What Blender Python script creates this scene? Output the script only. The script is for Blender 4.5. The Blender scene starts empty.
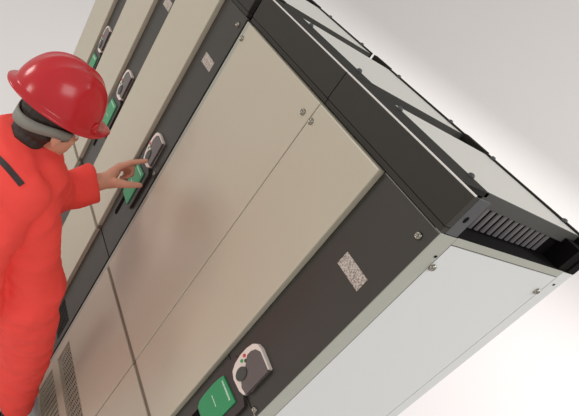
import bpy, bmesh, math, random
from mathutils import Vector, Matrix, noise

S = bpy.context.scene
COL = S.collection
random.seed(4)

# ---------------------------------------------------------------- camera
PPX, PPY, F = 174.87, 253.47, 553.67
R0 = Vector((0.27644899910292786, 0.8380065410855034, 0.47044764638894704))
R1 = Vector((0.689929455398576, 0.16771826283008762, -0.7041789054542049))
R2 = Vector((-0.6690091908699117, 0.5192452420688782, -0.5317998506209063))
cam_data = bpy.data.cameras.new('camera')
cam = bpy.data.objects.new('camera', cam_data)
COL.objects.link(cam)
M = Matrix.Identity(4)
for i in range(3):
    M[i][0] = R0[i]; M[i][1] = -R1[i]; M[i][2] = -R2[i]
M[0][3], M[1][3], M[2][3] = 0.65370, -1.06709, 2.52496
cam.matrix_world = M
cam_data.sensor_fit = 'HORIZONTAL'
cam_data.sensor_width = 36
cam_data.lens = F / 579 * 36
cam_data.shift_x = (289.5 - PPX) / 579
cam_data.shift_y = (PPY - 208) / 579
cam_data.clip_start = 0.02
S.camera = cam

# ---------------------------------------------------------------- world + lights
W = bpy.data.worlds.new('studio')
S.world = W
W.use_nodes = True
W.node_tree.nodes['Background'].inputs[0].default_value = (0.80, 0.79, 0.77, 1)
W.node_tree.nodes['Background'].inputs[1].default_value = 0.86


def area(name, loc, target, size, power, color=(1, 1, 1)):
    d = bpy.data.lights.new(name, 'AREA')
    d.shape = 'RECTANGLE'; d.size = size[0]; d.size_y = size[1]
    d.energy = power; d.color = color
    o = bpy.data.objects.new(name, d)
    COL.objects.link(o)
    o.location = loc
    o.rotation_euler = (Vector(target) - Vector(loc)).to_track_quat('-Z', 'Y').to_euler()
    return o


area('softbox_right', (3.2, 0.6, 5.2), (0.6, 0.6, 1.0), (2.4, 2.4), 78, (1.0, 0.985, 0.99))
area('softbox_left', (-3.4, -4.4, 3.3), (-1.0, -0.4, 1.4), (1.0, 1.3), 66, (1.0, 0.96, 0.90))
area('softbox_front', (0.4, -5.2, 2.4), (-0.8, 0, 1.4), (1.2, 0.8), 34, (1.0, 0.95, 0.88))
area('background_wash', (1.5, 8.0, 7.0), (-1.0, 8.0, 0.0), (5.0, 5.0), 620, (1.0, 0.965, 0.985))
area('far_background_wash', (-8.0, 14.0, 13.0), (-20.0, 34.0, 9.0), (20.0, 20.0), 2700, (1.0, 0.99, 0.975))

S.view_settings.view_transform = 'Standard'
S.view_settings.look = 'None'
S.view_settings.gamma = 1
S.view_settings.use_curve_mapping = False
S.view_settings.exposure = -0.13


# ---------------------------------------------------------------- materials
def srgb(r, g, b):
    def c(v):
        v /= 255
        return v / 12.92 if v <= 0.04045 else ((v + 0.055) / 1.055) ** 2.4
    return (c(r), c(g), c(b), 1)


def mat(name, col, rough=0.5, metal=0.0, coat=0.0, var=0.04, scale=30, bump=0.0, bscale=200, spec=0.5):
    m = bpy.data.materials.new(name)
    m.use_nodes = True
    nt = m.node_tree
    b = nt.nodes['Principled BSDF']
    b.inputs['Roughness'].default_value = rough
    b.inputs['Metallic'].default_value = metal
    b.inputs['Coat Weight'].default_value = coat
    b.inputs['Coat Roughness'].default_value = 0.08
    b.inputs['Specular IOR Level'].default_value = spec
    tc = nt.nodes.new('ShaderNodeTexCoord')
    n = nt.nodes.new('ShaderNodeTexNoise')
    n.inputs['Scale'].default_value = scale
    n.inputs['Detail'].default_value = 3
    nt.links.new(tc.outputs['Object'], n.inputs['Vector'])
    r = nt.nodes.new('ShaderNodeMixRGB')
    r.inputs[1].default_value = tuple(max(0, c * (1 - var)) for c in col[:3]) + (1,)
    r.inputs[2].default_value = tuple(min(1, c * (1 + var)) for c in col[:3]) + (1,)
    nt.links.new(n.outputs['Fac'], r.inputs[0])
    nt.links.new(r.outputs[0], b.inputs['Base Color'])
    if bump:
        n2 = nt.nodes.new('ShaderNodeTexNoise')
        n2.inputs['Scale'].default_value = bscale
        nt.links.new(tc.outputs['Object'], n2.inputs['Vector'])
        bp = nt.nodes.new('ShaderNodeBump')
        bp.inputs['Strength'].default_value = bump
        bp.inputs['Distance'].default_value = 0.002
        nt.links.new(n2.outputs['Fac'], bp.inputs['Height'])
        nt.links.new(bp.outputs[0], b.inputs['Normal'])
    return m


M_paint = mat('light_grey_paint', srgb(184, 176, 158), 0.34, coat=0.0, var=0.01, bump=0.05, bscale=900)
M_side = mat('light_grey_steel', srgb(203, 205, 203), 0.45, var=0.01)
M_post = mat('galvanised_post', srgb(162, 163, 152), 0.5, metal=0.1, var=0.03)
M_black = mat('dark_grey_paint', srgb(54, 51, 46), 0.36, var=0.03, bump=0.04, bscale=900)
M_hood = mat('hood_dark_paint', srgb(46, 43, 38), 0.55, var=0.03, spec=0.3)
M_bracket = mat('dark_bracket', srgb(66, 67, 68), 0.5, var=0.03)
M_void = mat('black_gap', srgb(12, 11, 10), 0.9, var=0.02, spec=0.1)
M_flat = mat('hood_flat_dark', srgb(36, 34, 30), 0.7, var=0.03, spec=0.15)
M_roof = mat('roof_sheet', srgb(196, 195, 188), 0.4, var=0.01)
M_edge_light = mat('pale_edge_highlight', srgb(214, 210, 205), 0.3, var=0.02)  # highlight of the fascia's top edge, put into a pale colour
M_bar = mat('hood_side_flange', srgb(74, 73, 69), 0.6, var=0.03, spec=0.3)
M_louver = mat('louver_metal', srgb(98, 94, 95), 0.5, metal=0.0, var=0.03)
M_screw = mat('steel_screw', srgb(150, 145, 135), 0.2, metal=1.0, var=0.02)
M_seam = mat('seam_strip', srgb(120, 108, 95), 0.6, var=0.03)
M_key = mat('keypad_white', srgb(222, 208, 200), 0.45, var=0.02)
M_disp = mat('display_glass', srgb(92, 82, 80), 0.2, var=0.03)
M_pad = mat('keypad_dark_button', srgb(62, 64, 58), 0.4, var=0.03)
M_red = mat('red_button', srgb(200, 60, 50), 0.4)
M_greenb = mat('green_button', srgb(50, 150, 80), 0.4)
M_green = mat('green_insert', srgb(38, 140, 88), 0.3, var=0.05)
M_letter = mat('white_lettering', srgb(190, 220, 200), 0.4)
M_holder = mat('dark_plastic', srgb(52, 45, 43), 0.4, var=0.03)
M_skin = mat('skin', srgb(206, 146, 120), 0.5, var=0.08, scale=25)
M_hair = mat('dark_hair', srgb(44, 33, 27), 0.6, var=0.3, scale=120, bump=0.6, bscale=150)
M_suit = mat('red_orange_fabric', (0.88, 0.075, 0.06, 1), 0.7, var=0.05, scale=8, bump=0.3, bscale=500, spec=0.2)
M_hat = mat('red_helmet_plastic', (0.50, 0.012, 0.018, 1), 0.22, var=0.03, scale=10)
M_band = mat('grey_headband', srgb(132, 131, 122), 0.5, var=0.04)
M_strap = mat('dark_strap', srgb(52, 40, 40), 0.7, var=0.1)
M_boot = mat('black_boot', srgb(26, 25, 26), 0.45, var=0.1)
M_eye = mat('eye_white', srgb(230, 228, 222), 0.2)
M_iris = mat('eye_iris', srgb(60, 45, 35), 0.2)
M_floor = mat('white_studio_floor', srgb(232, 228, 226), 0.6, var=0.004, scale=2)

# speckled rating-plate material
M_plate = mat('rating_plate', srgb(190, 180, 170), 0.5)
nt = M_plate.node_tree
tcn = [n for n in nt.nodes if n.type == 'TEX_COORD'][0]
nn = nt.nodes.new('ShaderNodeTexNoise'); nn.inputs['Scale'].default_value = 330; nn.inputs['Detail'].default_value = 2
nt.links.new(tcn.outputs['Object'], nn.inputs['Vector'])
rp = nt.nodes.new('ShaderNodeValToRGB')
rp.color_ramp.elements[0].position = 0.42; rp.color_ramp.elements[0].color = srgb(128, 116, 110)
rp.color_ramp.elements[1].position = 0.56; rp.color_ramp.elements[1].color = srgb(196, 186, 176)
nt.links.new(nn.outputs['Fac'], rp.inputs[0])
nt.links.new(rp.outputs[0], nt.nodes['Principled BSDF'].inputs['Base Color'])


# ---------------------------------------------------------------- mesh helpers
def link(name, bm, m, parent=None, smooth=False):
    me = bpy.data.meshes.new(name)
    bm.normal_update()
    bm.to_mesh(me); bm.free()
    o = bpy.data.objects.new(name, me)
    COL.objects.link(o)
    if isinstance(m, (list, tuple)):
        for q in m: me.materials.append(q)
    else:
        me.materials.append(m)
    if smooth:
        for p in me.polygons: p.use_smooth = True
    if parent:
        o.parent = parent
    return o


def box(bm, x0, x1, y0, y1, z0, z1, bev=0.0, mi=0):
    ps = [(x0, y0, z0), (x1, y0, z0), (x1, y1, z0), (x0, y1, z0), (x0, y0, z1), (x1, y0, z1), (x1, y1, z1), (x0, y1, z1)]
    vs = [bm.verts.new(p) for p in ps]
    fs = [bm.faces.new([vs[i] for i in f]) for f in ((0, 3, 2, 1), (4, 5, 6, 7), (0, 1, 5, 4), (1, 2, 6, 5), (2, 3, 7, 6), (3, 0, 4, 7))]
    for f in fs: f.material_index = mi
    if bev:
        es = list({e for f in fs for e in f.edges})
        bmesh.ops.bevel(bm, geom=es, offset=bev, segments=2, profile=0.6, affect='EDGES', clamp_overlap=True)


def B(name, x0, x1, y0, y1, z0, z1, m, parent=None, bev=0.0015):
    """a box given in world coordinates; the parent sits at (px,0,0)"""
    px = parent_x(parent)
    bm = bmesh.new()
    box(bm, min(x0, x1) - px, max(x0, x1) - px, y0, y1, z0, z1, bev)
    return link(name, bm, m, parent)


def parent_x(p):
    x = 0
    while p is not None:
        x += p.location.x; p = p.parent
    return x


def prism_y(bm, pts, y0, y1):
    """outline in XZ extruded between y0 (front) and y1"""
    a = [bm.verts.new((x, y0, z)) for x, z in pts]
    b = [bm.verts.new((x, y1, z)) for x, z in pts]
    n = len(pts)
    bm.faces.new(a); bm.faces.new(b[::-1])
    for i in range(n):
        bm.faces.new((a[i], b[i], b[(i + 1) % n], a[(i + 1) % n]))
    bmesh.ops.recalc_face_normals(bm, faces=bm.faces[:])


def screw(parent, x, y, z, axis='y', r=0.0095, m=None):
    bm = bmesh.new()
    prof = [(1.0, 0.0), (1.0, 0.0030), (0.80, 0.0062), (0.5, 0.0078), (0.42, 0.0050), (0, 0.0050)]
    rings = []
    for pr, h in prof:
        if pr == 0:
            rings.append([bm.verts.new((0, 0, h))]); continue
        rings.append([bm.verts.new((r * pr * math.cos(k * math.tau / 14), r * pr * math.sin(k * math.tau / 14), h)) for k in range(14)])
    for a, b in zip(rings, rings[1:]):
        for k in range(14):
            if len(b) == 1: bm.faces.new((a[k], a[(k + 1) % 14], b[0]))
            else: bm.faces.new((a[k], a[(k + 1) % 14], b[(k + 1) % 14], b[k]))
    if axis == 'y': mt = Matrix.Rotation(math.radians(90), 4, 'X')
    elif axis == 'x': mt = Matrix.Rotation(math.radians(90), 4, 'Y')
    else: mt = Matrix.Identity(4)
    bmesh.ops.transform(bm, matrix=Matrix.Translation((x - parent_x(parent), y, z)) @ mt, verts=bm.verts)
    return link('screw', bm, m or M_screw, parent, True)


def thing(name, label, cat, loc=(0, 0, 0), group=None):
    o = bpy.data.objects.new(name, None)
    COL.objects.link(o)
    o.location = loc
    o['label'] = label; o['category'] = cat
    if group: o['group'] = group
    o.empty_display_size = 0.1
    return o


# ---------------------------------------------------------------- setting
bm = bmesh.new()
FX0, FX1, FY0, FY1 = -60.0, 12.0, -14.0, 30.0
vs = [bm.verts.new(p) for p in ((FX0, FY0, 0), (FX1, FY0, 0), (FX1, FY1, 0), (FX0, FY1, 0))]
bm.faces.new(vs)
o = link('floor', bm, M_floor); o['kind'] = 'structure'


def cove(name, horiz_pts, zs_pts):
    bm = bmesh.new()
    cols = []
    for a in horiz_pts:
        cols.append([bm.verts.new((a[0] + n * a[2], a[1] + n * a[3], z)) for n, z in zs_pts])
    for c0, c1 in zip(cols, cols[1:]):
        for k in range(len(zs_pts) - 1):
            bm.faces.new((c0[k], c1[k], c1[k + 1], c0[k + 1]))
    o = link(name, bm, M_floor, smooth=True); o['kind'] = 'structure'
    return o


prof = [(math.sin(t * math.pi / 24) * 12, 12 - 12 * math.cos(t * math.pi / 24)) for t in range(13)] + [(12, 60.0)]
cove('wall_back', [(FX0, FY1, 0, 1), (FX1, FY1, 0, 1)], prof)

# ---------------------------------------------------------------- the cabinets
H = 2.2        # cabinet top
ZS = 1.0218    # gap between upper and lower doors
ZF = 2.298     # hood front top
YD = -0.0208


def grille(parent, x0, x1, z0, z1, y):
    """perforated ventilation field: a frame of real slots"""
    bm = bmesh.new()
    px = parent_x(parent)
    # zig-zag ribs standing proud of a black backing
    pitch = 0.0150
    n = int((z1 - z0) / pitch)
    cw = 0.014
    m = max(2, int((x1 - x0) / cw))
    for i in range(n):
        zc = z0 + (i + 0.5) * (z1 - z0) / n
        prev = None
        for j in range(m + 1):
            x = x0 + (x1 - x0) * j / m - px
            dz = 0.0036 if j % 2 else -0.0036
            a = [bm.verts.new((x, y - 0.002, zc + dz - 0.0019)), bm.verts.new((x, y - 0.002, zc + dz + 0.0019)),
                 bm.verts.new((x, y + 0.002, zc + dz + 0.0019)), bm.verts.new((x, y + 0.002, zc + dz - 0.0019))]
            if prev:
                for k in range(4):
                    bm.faces.new((prev[k], prev[(k + 1) % 4], a[(k + 1) % 4], a[k]))
            prev = a
    return bm


def leaf(cab, name, x0, x1, z0, z1, yf, yb, m, grilles=(), bev=0.003):
    """a door leaf; grilles = [(x0,x1,z0,z1)] are openings filled with ribs"""
    px = parent_x(cab)
    if not grilles:
        return B(name, x0, x1, yf, yb, z0, z1, m, cab, bev)
    bm = bmesh.new()
    a, b = min(x0, x1) - px, max(x0, x1) - px
    gx0, gx1 = grilles[0][0] - px, grilles[0][1] - px
    zz = [z0]
    for g in sorted(grilles, key=lambda g: g[2]):
        zz += [g[2], g[3]]
    zz.append(z1)
    for k in range(0, len(zz), 2):
        box(bm, gx0, gx1, yf, yb, zz[k], zz[k + 1])
    box(bm, a, gx0, yf, yb, z0, z1)
    box(bm, gx1, b, yf, yb, z0, z1)
    o = link(name, bm, m, cab)
    for g in grilles:
        gm = grille(cab, g[0], g[1], g[2], g[3], yf + 0.003)
        gl = link('ventilation_grille', gm, m, o)
    return o


def control_unit(strip, xr, w, zk=1.0):
    """keypad, holder, green insert, finger slot and rating plate on the dark door; xr = right edge of the strip"""
    px = parent_x(strip)
    X = lambda u: xr - u * w / 0.22 - px         # u = distance from right edge in metres on the widest strip
    # holder
    bm = bmesh.new()
    prism_y(bm, [(X(.19), 1.515), (X(.19), 1.295), (X(.178), 1.280), (X(.055), 1.276), (X(.045), 1.29), (X(.045), 1.475), (X(.06), 1.482), (X(.17), 1.535)], -0.012, 0.002)
    hold = link('keypad_holder', bm, M_holder, strip)
    # green insert with rounded left side
    bm = bmesh.new()
    pts = [(X(.074), 1.452), (X(.168), 1.447), (X(.174), 1.42), (X(.176), 1.39), (X(.176), 1.34), (X(.172), 1.305), (X(.162), 1.288), (X(.074), 1.284)]
    prism_y(bm, pts, -0.017, -0.011)
    gi = link('green_insert', bm, M_green, hold)
    bm = bmesh.new()
    rnd = random.Random(3)
    u = .158
    while u > .09:
        wd = rnd.uniform(.003, .006)
        box(bm, X(u), X(u - wd), -0.0176, -0.0168, 1.431 + rnd.uniform(-.0004, .001), 1.438)
        u -= wd + .0016
    link('maker_lettering', bm, M_letter, hold)
    bm = bmesh.new()
    u = .15
    while u > .115:
        wd = rnd.uniform(.003, .005)
        box(bm, X(u), X(u - wd), -0.0176, -0.0168, 1.366, 1.370)
        u -= wd + .0015
    link('type_lettering', bm, M_letter, hold)
    XX = X
    X = lambda u: XX(.175 - (.171 - u) * .87)
    k0 = 0.012
    # keypad body: white shell open towards the display on the right
    bm = bmesh.new()
    k = [(X(.050), 1.607), (X(.125), 1.612), (X(.150), 1.606), (X(.163), 1.592), (X(.170), 1.565), (X(.171), 1.53), (X(.164), 1.497), (X(.150), 1.474), (X(.125), 1.465),
         (X(.075), 1.468), (X(.052), 1.478), (X(.048), 1.500)]
    prism_y(bm, [(x, z + k0) for x, z in k], -0.0135, -0.0)
    es = [e for e in bm.edges if abs(e.verts[0].co.y + 0.0135) < 1e-5 and abs(e.verts[1].co.y + 0.0135) < 1e-5]
    bmesh.ops.bevel(bm, geom=es, offset=0.002, segments=2, profile=0.6, affect='EDGES', clamp_overlap=True)
    kp = link('keypad', bm, M_key, strip)
    bm = bmesh.new()
    d = [(X(.0455), 1.6025), (X(.118), 1.606), (X(.138), 1.594), (X(.147), 1.575), (X(.147), 1.556), (X(.120), 1.530), (X(.100), 1.497), (X(.075), 1.4845), (X(.0455), 1.490)]
    prism_y(bm, [(x, z + k0) for x, z in d], -0.0152, -0.004)
    link('display', bm, M_disp, kp)
    bm = bmesh.new()
    cx, cz = X(.112), 1.507 + k0
    prism_y(bm, [(cx + .019 * math.cos(t) * w / .22, cz + .0255 * math.sin(t)) for t in [k * math.tau / 20 for k in range(20)]], -0.0185, -0.012)
    link('navigation_button', bm, M_pad, kp)
    for (uu, zz, mm) in ((.155, 1.545, M_red), (.148, 1.527, M_greenb), (.137, 1.542, M_pad)):
        bm = bmesh.new()
        prism_y(bm, [(X(uu) + .005 * math.cos(t), zz + k0 + .006 * math.sin(t)) for t in [k * math.tau / 12 for k in range(12)]], -0.0158, -0.012)
        link('button', bm, mm, kp)
    X = XX
    # rating plate
    bm = bmesh.new()
    box(bm, X(.146), X(.049), -0.0015, 0.001, 1.962, 2.002, 0.0005)
    link('rating_plate', bm, M_plate, strip)
    # finger slot (a black pocket)
    bm = bmesh.new()
    cx = X(.156)
    pts = [(cx + .013 * math.cos(t), 1.262 + .013 * math.sin(t)) for t in [math.pi * k / 8 for k in range(9)]] + \
          [(cx + .013 * math.cos(t), 1.178 + .013 * math.sin(t)) for t in [math.pi + math.pi * k / 8 for k in range(9)]]
    prism_y(bm, pts, -0.0016, 0.001)
    link('finger_slot', bm, M_void, strip)
    screw(strip, xr - .020, 0.0, 1.497)
    screw(strip, xr - .034, 0.0, 2.160)


LBL = {
    'A': 'end cabinet nearest the camera with dark control strip, narrow beige door and louvred open side',
    'B': 'cabinet with one wide beige door and no dark control strip, second from the near end',
    'C': 'grey cabinet whose keypad the person is touching, third from the near end',
    'E': 'cabinet beside the helmet peak, its keypad and green insert showing above the hand',
    'G': 'farthest cabinet at the left end of the row, keypad just above the helmet',
}


def cabinet(key, x0, x1, strip_w, door_r, door_l, grilles_door, roof_x, fasc, end=False):
    cab = thing('electrical_cabinet', LBL[key], 'cabinet', ((x0 + x1) / 2, 0, 0), 'electrical cabinets standing in a row')
    # carcass (dark inside seen only through gaps)
    B('carcass', x0 - 0.004, x1 + 0.004, 0.004, 0.588, 0.06, H - 0.004, M_void, cab, 0)
    B('plinth', x0 - 0.01, x1 + 0.01, 0.03, 0.57, 0.0, 0.06, M_black, cab)
    # light corner posts visible beside the doors
    if end:
        B('side_panel', -0.004, 0.0, 0.0635, 0.541, 0.07, H - 0.023, M_side, cab, 0.001)
        B('corner_post', -0.02, 0.0, 0.001, 0.0605, 0.06, H - 0.001, M_post, cab, 0.002)
        B('corner_post', -0.02, 0.0, 0.544, 0.598, 0.06, H - 0.001, M_side, cab, 0.002)
        B('top_rail', -0.02, -0.0005, 0.0615, 0.543, H - 0.0205, H, M_post, cab, 0.001)
        screw(cab, 0.0, 0.072, 2.112, 'x')
        screw(cab, 0.0, 0.526, 2.122, 'x')
        for yy, zz in ((0.050, 2.141), (0.5665, 2.155)):
            bm = bmesh.new()
            box(bm, -0.0 - parent_x(cab), 0.0012 - parent_x(cab), yy - 0.004, yy + 0.004, zz - 0.003, zz + 0.003, 0.0004)
            link('painted_hole', bm, M_void, cab)  # black chip paints the dark inside an open hole in the post
    if key == 'B':
        B('corner_post', x1 + 0.006, x1 + 0.034, -0.012, 0.006, 0.06, H - 0.004, M_post, cab, 0.002)
    # control strip (dark door) : upper / lower leaf
    if strip_w:
        xs = x0 - strip_w
        up = leaf(cab, 'control_door', x0 - 0.0015, xs, 1.487, H - 0.002, 0.0, 0.018, M_black)
        mid = leaf(cab, 'keypad_door', x0 - 0.0015, xs, ZS + 0.003, 1.4845, 0.0, 0.018, M_black)
        if end:
            low = leaf(cab, 'lower_control_door', x0 - 0.0015, xs, 0.07, ZS - 0.003, 0.0, 0.018, M_black)
        else:
            low = leaf(cab, 'lower_control_door', x0 - 0.003, xs, 0.07, ZS - 0.003, 0.0, 0.018, M_black,
                       [(xs + 0.03, x0 - 0.03, 0.378, 0.537), (xs + 0.03, x0 - 0.03, 0.09, 0.304)])
        control_unit(up, x0, strip_w)
    # beige door
    leaf(cab, 'upper_door', door_r, door_l, ZS + 0.011, H - 0.0022, YD, 0.004, M_paint, bev=0.004)
    leaf(cab, 'lower_door', door_r, door_l, 0.07, ZS - 0.011, YD, 0.004, M_paint, grilles_door)
    B('seam_strip', door_r - 0.001, door_l + 0.001, YD + 0.006, 0.004, ZS - 0.011, ZS + 0.011, M_seam, cab, 0)
    if key in 'AB':
        screw(cab, door_r - 0.035 if key == 'B' else door_l + 0.012, YD, 2.146)
    if key == 'B':
        screw(cab, door_l + 0.006, YD, 2.146)
    # hood: fascia with lower lip, painted edge highlight, dark flat, roof sheet, side flange with louvres
    fx0, fx1 = fasc
    rx0, rx1, bx0, bx1 = roof_x
    fa = B('hood_fascia', fx0, fx1, -0.0098, 0.012, H + 0.017, ZF, M_hood, cab, 0.002)
    B('fascia_lip', fx0, fx1, -0.0075, 0.012, H + 0.0015, H + 0.0155, M_hood, fa, 0.001)
    B('edge_highlight', fx0, fx1, -0.0085, -0.0025, ZF, ZF + 0.0035, M_edge_light, fa, 0.0008)  # added pale strip standing in for light caught on the rounded edge
    B('hood_front_flat', (rx0 + 0.004) if end else fx0, fx1, -0.001, 0.112, ZF - 0.012, ZF + 0.001, M_flat, fa, 0.001)
    B('cabinet_roof', x0 - 0.001, x1 + 0.001, 0.012, 0.598, H - 0.003, H + 0.001, M_void, cab, 0)
    bm = bmesh.new()
    px = parent_x(cab)
    box(bm, rx1 - px, rx0 - px, 0.106, 0.560, ZF - 0.0042, ZF - 0.0008, 0.0008)
    for v in bm.verts: v.co.z += 0.002 - (v.co.y - 0.106) * 0.032
    roof = link('roof_sheet', bm, M_roof, cab)
    # rear lip
    bm = bmesh.new()
    box(bm, rx1 - px, rx0 - px, 0.560, 0.574, ZF - 0.045, ZF - 0.0085, 0.0008)
    box(bm, rx1 - px - 0.108, rx1 - px - 0.005, 0.560, 0.580, ZF - 0.045, ZF - 0.0065, 0.001)
    link('rear_lip', bm, M_flat, cab)
    # side flange (+x side)
    bm = bmesh.new()
    box(bm, rx0 - px - 0.001, rx0 - px + 0.004, 0.100, 0.560, ZF - (0.034 if end else 0.05), ZF - 0.001, 0.0006)
    for v in bm.verts: v.co.z += 0.0022 - (v.co.y - 0.1) * 0.032
    link('side_flange', bm, M_bar, cab)
    # louvre plate : vertical bars with slots
    bm = bmesh.new()
    n = 15 if end else 12
    yy0, yy1 = (0.07, 0.47) if end else (0.12, 0.5)
    for k in range(n):
        y = yy0 + (yy1 - yy0) * k / n
        p = (yy1 - yy0) / n
        vs = [(rx0 - px - 0.001, y, H + 0.006), (rx0 - px + 0.002, y + p * 0.10, H + 0.006), (rx0 - px + 0.002, y + p * 0.52, H + 0.006), (rx0 - px - 0.001, y + p * 0.40, H + 0.006)]
        lo = [bm.verts.new(v) for v in vs]
        hi = [bm.verts.new((v[0], v[1], ZF - 0.030)) for v in vs]
        bm.faces.new(lo[::-1]); bm.faces.new(hi)
        for i in range(4):
            bm.faces.new((lo[i], lo[(i + 1) % 4], hi[(i + 1) % 4], hi[i]))
    bmesh.ops.recalc_face_normals(bm, faces=bm.faces[:])
    link('louvre_panel', bm, M_louver, cab)
    B('louvre_backing', rx0 - 0.036, rx0 - 0.028, 0.06, 0.585, H + 0.001, ZF - 0.028, M_void, cab, 0)
    B('louvre_backing', rx0 - 0.03, rx0 - 0.003, yy1, 0.56, H + 0.001, ZF - 0.03, M_void, cab, 0)
    # bolts
    for bx in (bx0, bx1):
        screw(roof, bx, 0.100, ZF + 0.001, 'z', 0.0085, M_bracket)
        screw(roof, bx, 0.562, ZF - 0.011, 'z', 0.0085, M_bracket)
    if end:
        # corner bracket and rear end plate
        B('corner_bracket', -0.006, 0.0, 0.012, 0.055, H + 0.001, ZF - 0.001, M_bracket, cab, 0.001)
        bm = bmesh.new()
        cz = H + 0.045
        prism_y(bm, [(0.0055 * math.cos(t), 0.008 * math.sin(t)) for t in [k * math.tau / 12 for k in range(12)]], 0, 0.0012)
        bmesh.ops.transform(bm, matrix=Matrix.Translation((0.0012 - px, 0.031, cz)) @ Matrix.Rotation(math.radians(90), 4, 'Z'), verts=bm.verts)
        link('bracket_hole', bm, M_void, cab)
        B('rear_end_plate', -0.066, 0.0, 0.560, 0.598, H + 0.001, ZF - 0.014, M_void, cab, 0.001)
        B('rear_end_plate', -0.060, -0.004, 0.515, 0.560, H + 0.001, ZF - 0.030, M_void, cab, 0.001)
    return cab


G1, G2 = (0.378, 0.537), (0.090, 0.304)
cabinet('A', 0.0, -0.528, 0.220, -0.2215, -0.5265, [], (-0.056, -0.428, -0.11, -0.40), (0.0, -0.5265), end=True)
cabinet('B', -0.528, -1.092, 0, -0.5295, -1.052, [(-1.012, -0.56) + G1, (-1.012, -0.56) + G2], (-0.545, -0.985, -0.61, -0.92), (-0.5295, -1.078))
cabinet('C', -1.114, -1.675, 0.207, -1.3225, -1.6735, [(-1.64, -1.36) + G1, (-1.64, -1.36) + G2], (-1.118, -1.57, -1.19, -1.46), (-1.118, -1.6735))
cabinet('E', -1.677, -2.206, 0.207, -1.8855, -2.2045, [(-2.17, -1.92) + G1, (-2.17, -1.92) + G2], (-1.69, -2.095, -1.78, -2.0), (-1.679, -2.2045))
cabinet('G', -2.208, -2.674, 0.175, -2.3845, -2.6725, [(-2.64, -2.41) + G1, (-2.64, -2.41) + G2], (-2.22, -2.60, -2.30, -2.5), (-2.2095, -2.6725))


# ---------------------------------------------------------------- the person
V = Vector
FW = V((-0.20, 0.942, -0.24)).normalized()       # where the face points
RT = FW.cross(V((0, 0, 1))).normalized()
UP = RT.cross(FW).normalized()
RIM = V((-0.963, -0.539, 1.746))                 # centre of the helmet rim
HEAD = RIM - UP * 0.050 + FW * 0.016

NECK = V((-0.985, -0.548, 1.575))
SHR = V((-0.795, -0.590, 1.480)); SHL = V((-1.110, -0.515, 1.480))
CHEST = V((-0.950, -0.546, 1.400)); WAIST = V((-0.905, -0.478, 1.190)); PELV = V((-0.885, -0.430, 1.040))
ELR = V((-0.742, -0.640, 1.220)); WRR = V((-0.735, -0.560, 0.990))
ELL = V((-1.120, -0.375, 1.290)); WRL = V((-1.158, -0.168, 1.394))
HIR = V((-0.810, -0.415, 0.990)); KNR = V((-0.880, -0.262, 0.560)); ANR = V((-0.905, -0.165, 0.110))
HIL = V((-0.960, -0.400, 0.990)); KNL = V((-1.010, -0.420, 0.540)); ANL = V((-1.060, -0.350, 0.110))
TX = V((0.975, 0.22, 0)).normalized()            # torso: towards the right shoulder
TY = V((-0.22, 0.975, 0)).normalized()           # torso: forwards


def blob(bm, c, rad, bx=TX, by=TY, bz=V((0, 0, 1))):
    m = Matrix((bx, by, bz)).transposed().to_4x4()
    m = Matrix.Translation(c) @ m @ Matrix.Diagonal((*rad, 1))
    bmesh.ops.create_uvsphere(bm, u_segments=20, v_segments=12, radius=1, matrix=m)


def limb(bm, pts, flat=False):
    """pts = [(point, radius), ...] : tapered capsules joined end to end; flat leaves the last end cut straight"""
    for (p, r), (q, t) in zip(pts, pts[1:]):
        d = q - p
        rot = d.to_track_quat('Z', 'Y').to_matrix().to_4x4()
        bmesh.ops.create_cone(bm, cap_ends=True, segments=18, radius1=r, radius2=t, depth=d.length,
                              matrix=Matrix.Translation((p + q) / 2) @ rot)
    for p, r in (pts[:-1] if flat else pts):
        bmesh.ops.create_uvsphere(bm, u_segments=16, v_segments=10, radius=r, matrix=Matrix.Translation(p))


def loft(bm, stations, n=28):
    """stations = [(centre, half width, half depth)] bottom to top, closed at both ends"""
    rings = []
    for c, a, b in stations:
        rings.append([bm.verts.new(c + TX * a * math.cos(t) + TY * b * math.sin(t)) for t in [k * math.tau / n for k in range(n)]])
    for r, q in zip(rings, rings[1:]):
        for k in range(n):
            bm.faces.new((r[k], r[(k + 1) % n], q[(k + 1) % n], q[k]))
    bm.faces.new(rings[0][::-1]); bm.faces.new(rings[-1])


def fuse(name, bm, m, parent, voxel, smooth=4, disp=None):
    """one continuous surface from overlapping volumes"""
    bmesh.ops.recalc_face_normals(bm, faces=bm.faces[:])
    tmp = link(name + '_tmp', bm, m)
    a = tmp.modifiers.new('r', 'REMESH'); a.mode = 'VOXEL'; a.voxel_size = voxel
    b = tmp.modifiers.new('s', 'SMOOTH'); b.iterations = smooth; b.factor = 0.5
    dg = bpy.context.evaluated_depsgraph_get()
    me = bpy.data.meshes.new_from_object(tmp.evaluated_get(dg))
    bpy.data.objects.remove(tmp)
    me.name = name
    if disp:
        ns = [v.normal.copy() for v in me.vertices]
        for v, nrm in zip(me.vertices, ns):
            v.co += nrm * disp(v.co)
    for p in me.polygons: p.use_smooth = True
    o = bpy.data.objects.new(name, me)
    COL.objects.link(o)
    if parent: o.parent = parent
    return o


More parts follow.
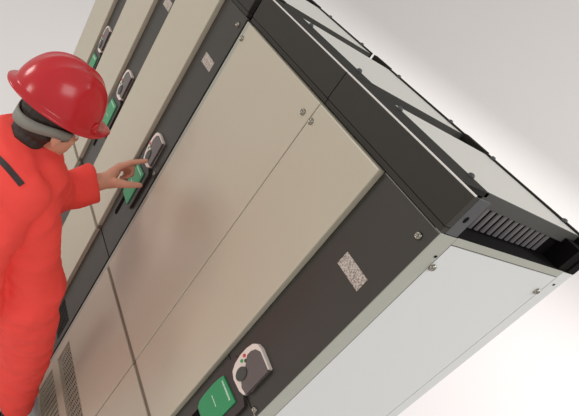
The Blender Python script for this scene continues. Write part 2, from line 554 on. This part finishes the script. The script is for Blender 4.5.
def hand_left(bm):
    """index stretched to the keypad, thumb apart below it, other fingers curled"""
    q = lambda a, b, c: V((a, b, c))
    w = WRL
    IM = q(-1.190, -0.132, 1.448); MM = q(-1.210, -0.118, 1.445); RM = q(-1.226, -0.112, 1.434); PM = q(-1.238, -0.112, 1.418)
    limb(bm, [(ELL.lerp(w, .6), .040), (w, .034)])
    for mcp in (IM, MM, RM, PM):
        limb(bm, [(w + (mcp - w) * .08, .030), (w.lerp(mcp, .55), .024), (mcp, .0155)])
    limb(bm, [(IM, .0150), (q(-1.190, -0.088, 1.487), .0125), (q(-1.186, -0.055, 1.505), .0108), (q(-1.184, -0.034, 1.517), .0088)])
    limb(bm, [(MM, .0125), (q(-1.200, -0.070, 1.462), .0108), (q(-1.186, -0.062, 1.434), .0095), (q(-1.178, -0.082, 1.420), .0085)])
    limb(bm, [(RM, .0120), (q(-1.214, -0.070, 1.444), .0104), (q(-1.196, -0.070, 1.417), .0092), (q(-1.186, -0.092, 1.408), .0082)])
    limb(bm, [(PM, .0110), (q(-1.224, -0.076, 1.424), .0092), (q(-1.208, -0.080, 1.402), .0082), (q(-1.196, -0.098, 1.398), .0074)])
    limb(bm, [(w + V((0.010, .006, -.004)), .026), (q(-1.128, -0.140, 1.410), .0205), (q(-1.114, -0.104, 1.424), .0160), (q(-1.110, -0.072, 1.434), .0132), (q(-1.108, -0.048, 1.441), .0108)])


def hand_right(bm):
    w = WRR
    d = V((0.02, 0.12, -0.99)).normalized()
    s = V((-0.2, 0.95, 0.1)).normalized()            # thumb side
    n = d.cross(s).normalized()
    limb(bm, [(ELR.lerp(w, .6), .034), (w, .026)])
    L = [(0.030, .088, .040, .024, .020), (0.010, .092, .045, .028, .022), (-0.010, .088, .042, .026, .020), (-0.028, .080, .034, .020, .018)]
    for off, m, a, b, c in L:
        k = w + d * m + s * off
        limb(bm, [(w + d * .012 + s * off * .5, .018), (w + d * m * .6 + s * off * .85, .0155), (k, .012)])
        p1 = k + d * a + n * -.008; p2 = p1 + (d - n * .5).normalized() * b; p3 = p2 + (d - n * 1.0).normalized() * c
        limb(bm, [(k, .0115), (p1, .010), (p2, .0088), (p3, .0076)])
    limb(bm, [(w + d * .02 + s * .012, .018), (w + d * .05 + s * .044, .0135), (w + d * .080 + s * .056, .0112), (w + d * .108 + s * .058, .009)])


# body: one continuous surface
bm = bmesh.new()
blob(bm, HEAD + UP * .020 - FW * .010, (.084, .102, .100), RT, FW, UP)
blob(bm, HEAD - UP * .052 + FW * .036, (.067, .072, .085), RT, FW, UP)
blob(bm, HEAD - UP * .112 + FW * .074, (.032, .028, .026), RT, FW, UP)      # chin
blob(bm, HEAD - UP * .034 + FW * .108, (.015, .020, .016), RT, FW, UP)      # nose tip
blob(bm, HEAD - UP * .010 + FW * .096, (.010, .018, .032), RT, FW, UP)      # nose bridge
blob(bm, HEAD - UP * .067 + FW * .090, (.026, .012, .006), RT, FW, UP)      # upper lip
blob(bm, HEAD - UP * .079 + FW * .087, (.022, .012, .006), RT, FW, UP)      # lower lip
blob(bm, HEAD + UP * .014 + FW * .086, (.052, .014, .011), RT, FW, UP)      # brow
for sg in (1, -1):
    blob(bm, HEAD - UP * .030 + FW * .070 + RT * .040 * sg, (.022, .020, .020), RT, FW, UP)   # cheek
    blob(bm, HEAD - UP * .022 - FW * .006 + RT * .086 * sg, (.008, .020, .032), RT, FW, UP)   # ear
    blob(bm, HEAD - UP * .048 - FW * .002 + RT * .084 * sg, (.008, .011, .012), RT, FW, UP)
limb(bm, [(HEAD - UP * .050 - FW * .018, .056), (NECK, .058), (NECK - V((0, 0, .06)), .075)])
loft(bm, [(PELV - V((0, 0, .09)), .13, .09), (PELV, .155, .105), (WAIST, .135, .09), (CHEST, .155, .105), (CHEST.lerp(NECK, .45), .14, .085), (NECK - V((0, 0, .03)), .07, .06)])
limb(bm, [(SHL, .055), (ELL, .042), (ELL.lerp(WRL, .7), .034)])
limb(bm, [(SHR, .055), (ELR, .042), (ELR.lerp(WRR, .7), .034)])
limb(bm, [(HIR, .085), (KNR, .056), (ANR, .042)])
limb(bm, [(HIL, .085), (KNL, .056), (ANL, .042)])
hand_left(bm); hand_right(bm)
person = fuse('person', bm, M_skin, None, 0.0042, 3)
person['label'] = 'person in red coverall and red hard hat pointing one finger at a cabinet keypad'
person['category'] = 'person'

for sg in (1, -1):
    bm = bmesh.new()
    ec = HEAD - UP * .008 + FW * .084 + RT * .031 * sg
    bmesh.ops.create_uvsphere(bm, u_segments=16, v_segments=10, radius=.0135, matrix=Matrix.Translation(ec))
    ey = link('eye', bm, M_eye, person, True)
    bm = bmesh.new()
    bmesh.ops.create_uvsphere(bm, u_segments=14, v_segments=8, radius=.0066, matrix=Matrix.Translation(ec + FW * .0085))
    link('iris', bm, M_iris, ey, True)

# hair: cap over the back of the head down to the nape
bm = bmesh.new()
blob(bm, HEAD + UP * .022 - FW * .016, (.090, .104, .102), RT, FW, UP)
blob(bm, HEAD - UP * .040 - FW * .040, (.078, .068, .062), RT, FW, UP)
blob(bm, HEAD - UP * .090 - FW * .040, (.068, .058, .046), RT, FW, UP)
for sg in (1, -1):
    blob(bm, HEAD - UP * .004 + FW * .022 + RT * .070 * sg, (.016, .022, .036), RT, FW, UP)
hair = fuse('hair', bm, M_hair, person, 0.006, 3, lambda c: 0.004 * noise.noise(c * 70))


# coverall
def folds(c):
    a = noise.noise(V((c.x * 9, c.y * 9, c.z * 16)))
    b = noise.noise(V((c.x * 24 + c.z * 14, c.y * 22, c.z * 40)))
    r = 1 - abs(noise.noise(V((c.x * 6 + c.z * 9, c.y * 8, c.z * 14 + 3)))) * 3.2
    return 0.009 * a + 0.0025 * b + 0.005 * max(0, r)


bm = bmesh.new()
loft(bm, [(PELV - V((0, 0, .13)), .165, .135), (PELV - V((0, 0, .04)), .190, .155), (PELV + V((0, 0, .05)), .190, .150), (WAIST, .175, .140), (WAIST.lerp(CHEST, .5), .182, .138),
          (CHEST, .190, .135), (CHEST.lerp(NECK, .42), .165, .112), (CHEST.lerp(NECK, .72), .115, .088), (NECK + V((-.002, -.014, .008)), .096, .090), (NECK + V((-.004, -.016, .030)), .092, .084)])
CUF = WRL.lerp(ELL, .22) + V((0, -.004, -.002))
limb(bm, [(SHL - TX * -.02, .090), (SHL.lerp(ELL, .5), .088), (ELL + V((0, 0, .01)), .086), (ELL.lerp(WRL, .40), .080)])
limb(bm, [(ELL.lerp(WRL, .40), .080), (CUF, .076)], flat=True)
limb(bm, [(CHEST + V((0, .0, .07)), .105), (ELL.lerp(WRL, .1) + V((0.02, -.01, .005)), .082)])
limb(bm, [(SHR + V((0, 0, .01)), .09), (SHL.lerp(ELL, .35) + V((.03, 0, .0)), .088)])
limb(bm, [(SHR - TX * .01 + V((0, -.005, .0)), .098), (NECK - TY * .055 - TX * .03 - V((0, 0, .055)), .112)])
blob(bm, NECK - TY * .060 - TX * .035 - V((0, 0, .030)), (.125, .085, .060))
limb(bm, [(SHR + TX * -.02, .084), (SHR.lerp(ELR, .5), .078), (ELR, .070), (ELR.lerp(WRR, .6), .064), (WRR.lerp(ELR, .1), .056)])
limb(bm, [(SHR + TX * -.02, .08), (CHEST + TX * .05 + V((0, 0, .1)), .10)])
limb(bm, [(HIR, .135), (HIR.lerp(KNR, .5), .128), (KNR, .112), (KNR.lerp(ANR, .6), .093), (ANR + V((0, 0, .045)), .080)])
limb(bm, [(HIL, .130), (HIL.lerp(KNL, .5), .118), (KNL, .100), (ANL + V((0, 0, .045)), .080)])
suit = fuse('coverall', bm, M_suit, person, 0.009, 6, folds)
suit['label'] = 'loose red-orange work coverall'

# dark strap across the back, laid on the cloth
from mathutils.bvhtree import BVHTree
dg = bpy.context.evaluated_depsgraph_get()
tree = BVHTree.FromPolygons([v.co for v in suit.data.vertices], [p.vertices[:] for p in suit.data.polygons])
bm = bmesh.new()
path = [V((-0.955, -0.720, 1.525)), V((-0.8964, -0.697, 1.5493)), V((-0.8475, -0.6779, 1.5592)), V((-0.8182, -0.6623, 1.5622)), V((-0.7925, -0.6488, 1.5622)), V((-0.7646, -0.6322, 1.5612)), V((-0.7452, -0.6172, 1.5573))]
prev = None
N = 24
for k in range(N + 1):
    t = k / N * (len(path) - 1); i = min(int(t), len(path) - 2)
    p = path[i].lerp(path[i + 1], t - i)
    row = []
    nr = tree.find_nearest(p)[1]
    side = (path[i + 1] - path[i]).cross(nr).normalized()
    for dz in (-0.010, 0.010):
        h = tree.find_nearest(p + side * dz)
        row.append((h[0] + nr * .0035, h[0] - nr * .002))
    a = [bm.verts.new(row[0][0]), bm.verts.new(row[1][0]), bm.verts.new(row[1][1]), bm.verts.new(row[0][1])]
    if prev:
        for j in range(4): bm.faces.new((prev[j], prev[(j + 1) % 4], a[(j + 1) % 4], a[j]))
    else: bm.faces.new(a)
    prev = a
bm.faces.new(prev[::-1])
bmesh.ops.recalc_face_normals(bm, faces=bm.faces[:])
link('back_strap', bm, M_strap, suit)

# boots
for an, td in ((ANR, V((-0.86, 0.50, 0))), (ANL, V((-0.5, 0.86, 0)))):
    td = td.normalized(); sd = V((td.y, -td.x, 0))
    bm = bmesh.new()
    g = V((an.x, an.y, 0))
    limb(bm, [(g + V((0, 0, .17)), .056), (g + V((0, 0, .07)), .052)])
    for k, (t, w, h) in enumerate(((-.045, .040, .062), (0.0, .045, .075), (.06, .046, .060), (.12, .050, .046), (.165, .046, .040), (.195, .034, .032))):
        blob(bm, g + td * t + V((0, 0, h * .62 + .006)), (.055, w, h * .72), td, sd)
    for v in bm.verts: v.co.z = max(v.co.z, 0.022)
    bo = fuse('boot', bm, M_boot, person, 0.006, 3)
    bm = bmesh.new()
    n = 24
    out = []
    for k in range(n):
        t = k * math.tau / n
        out.append(g + td * (.055 + .155 * math.cos(t)) + sd * (.050 - .008 * math.cos(t)) * math.sin(t))
    lo = [bm.verts.new(p + V((0, 0, .0005))) for p in out]; hi = [bm.verts.new(p + V((0, 0, .028))) for p in out]
    bm.faces.new(lo[::-1]); bm.faces.new(hi)
    for k in range(n): bm.faces.new((lo[k], lo[(k + 1) % n], hi[(k + 1) % n], hi[k]))
    bmesh.ops.recalc_face_normals(bm, faces=bm.faces[:])
    link('sole', bm, M_void, bo)

# hard hat
bm = bmesh.new()
NU, NV = 96, 30


def hat_pt(a, v, off=0.0):
    """a = angle round the head (0 = front), v = 0 rim .. 1 crown"""
    e = v * math.pi / 2
    ca, sa = math.cos(a), math.sin(a)
    rf = (.152 if ca > 0 else .163) + off; rs = .127 + off
    ce = math.cos(e) ** 0.82; se = math.sin(e) ** 0.95
    x = rs * sa * ce; y = rf * ca * ce; z = (.150 + off) * se
    # three ridges running front to back over the crown
    fade = min(1, max(0, (v - .18) * 3)) * (1 if True else 0)
    rdg = math.exp(-(x / .012) ** 2) * .007 + (math.exp(-((abs(x) - .048) / .010) ** 2)) * .006
    z += rdg * fade * max(0, 1 - (y / .17) ** 4)
    return RIM + RT * x + FW * y + UP * z


def ring(off, drop, peak):
    vs = []
    for k in range(NU):
        a = k * math.tau / NU
        ca, sa = math.cos(a), math.sin(a)
        pk = peak * max(0, ca) ** 4
        rf = (.152 if ca > 0 else .163) + off + pk; rs = .127 + off
        vs.append(bm.verts.new(RIM + RT * rs * sa + FW * rf * ca + UP * (-drop + pk * .15)))
    return vs


rings = [ring(-.004, .012, 0), ring(.008, .013, .030), ring(.0185, .010, .046), ring(.0200, .004, .048), ring(.014, .0005, .042), ring(.002, .004 - .008, 0)]
for i in range(1, NV):
    v = i / NV
    rings.append([bm.verts.new(hat_pt(k * math.tau / NU, v)) for k in range(NU)])
for r, q in zip(rings, rings[1:]):
    for k in range(NU):
        bm.faces.new((r[k], r[(k + 1) % NU], q[(k + 1) % NU], q[k]))
top = bm.verts.new(RIM + UP * .157)
for k in range(NU): bm.faces.new((rings[-1][k], rings[-1][(k + 1) % NU], top))
# inner shell
inn = []
for i in range(0, 12):
    v = i / 12
    inn.append([bm.verts.new(hat_pt(k * math.tau / NU, v, -.005) - UP * .010 * (1 - v)) for k in range(NU)])
for k in range(NU): bm.faces.new((rings[0][(k + 1) % NU], rings[0][k], inn[0][k], inn[0][(k + 1) % NU]))
for r, q in zip(inn, inn[1:]):
    for k in range(NU): bm.faces.new((r[(k + 1) % NU], r[k], q[k], q[(k + 1) % NU]))
bm.faces.new(inn[-1])
bmesh.ops.recalc_face_normals(bm, faces=bm.faces[:])
hat = link('hard_hat', bm, M_hat, person, True)
hat['label'] = 'glossy red hard hat with ridged crown'
# accessory slots at the sides
for sg in (1, -1):
    bm = bmesh.new()
    a0 = 0.95 * sg
    for da, w in ((-.055, .010), (.055, .010)):
        c = hat_pt(a0 + da * sg, .09, .002)
        blob(bm, c, (.006, .007, .017), RT, FW, (UP + FW * (-.3 if da < 0 else .3)).normalized())
    blob(bm, hat_pt(a0, .03, .002), (.007, .018, .007), RT, FW, UP)
    fuse('side_clip', bm, M_hat, hat, .0022, 1)
# headband dipping to the nape
bm = bmesh.new()
prev = None
N = 60
for k in range(N + 1):
    a = math.radians(62 + (298 - 62) * k / N)
    dip = max(0, -math.cos(a)) ** 1.5
    c = HEAD + RT * .096 * math.sin(a) + FW * (.104 * math.cos(a) - .012)
    zt = .012 - .036 * dip; wd = .034 + .006 * dip
    o_ = (RT * math.sin(a) + FW * math.cos(a)) * .0025
    rr = [c + UP * zt + o_, c + UP * (zt - wd) + o_ * .2, c + UP * (zt - wd) - o_, c + UP * zt - o_]
    rr = [bm.verts.new(p) for p in rr]
    if prev:
        for j in range(4): bm.faces.new((prev[j], prev[(j + 1) % 4], rr[(j + 1) % 4], rr[j]))
    else: bm.faces.new(rr)
    prev = rr
bm.faces.new(prev[::-1])
bmesh.ops.recalc_face_normals(bm, faces=bm.faces[:])
link('headband', bm, M_band, hat, True)
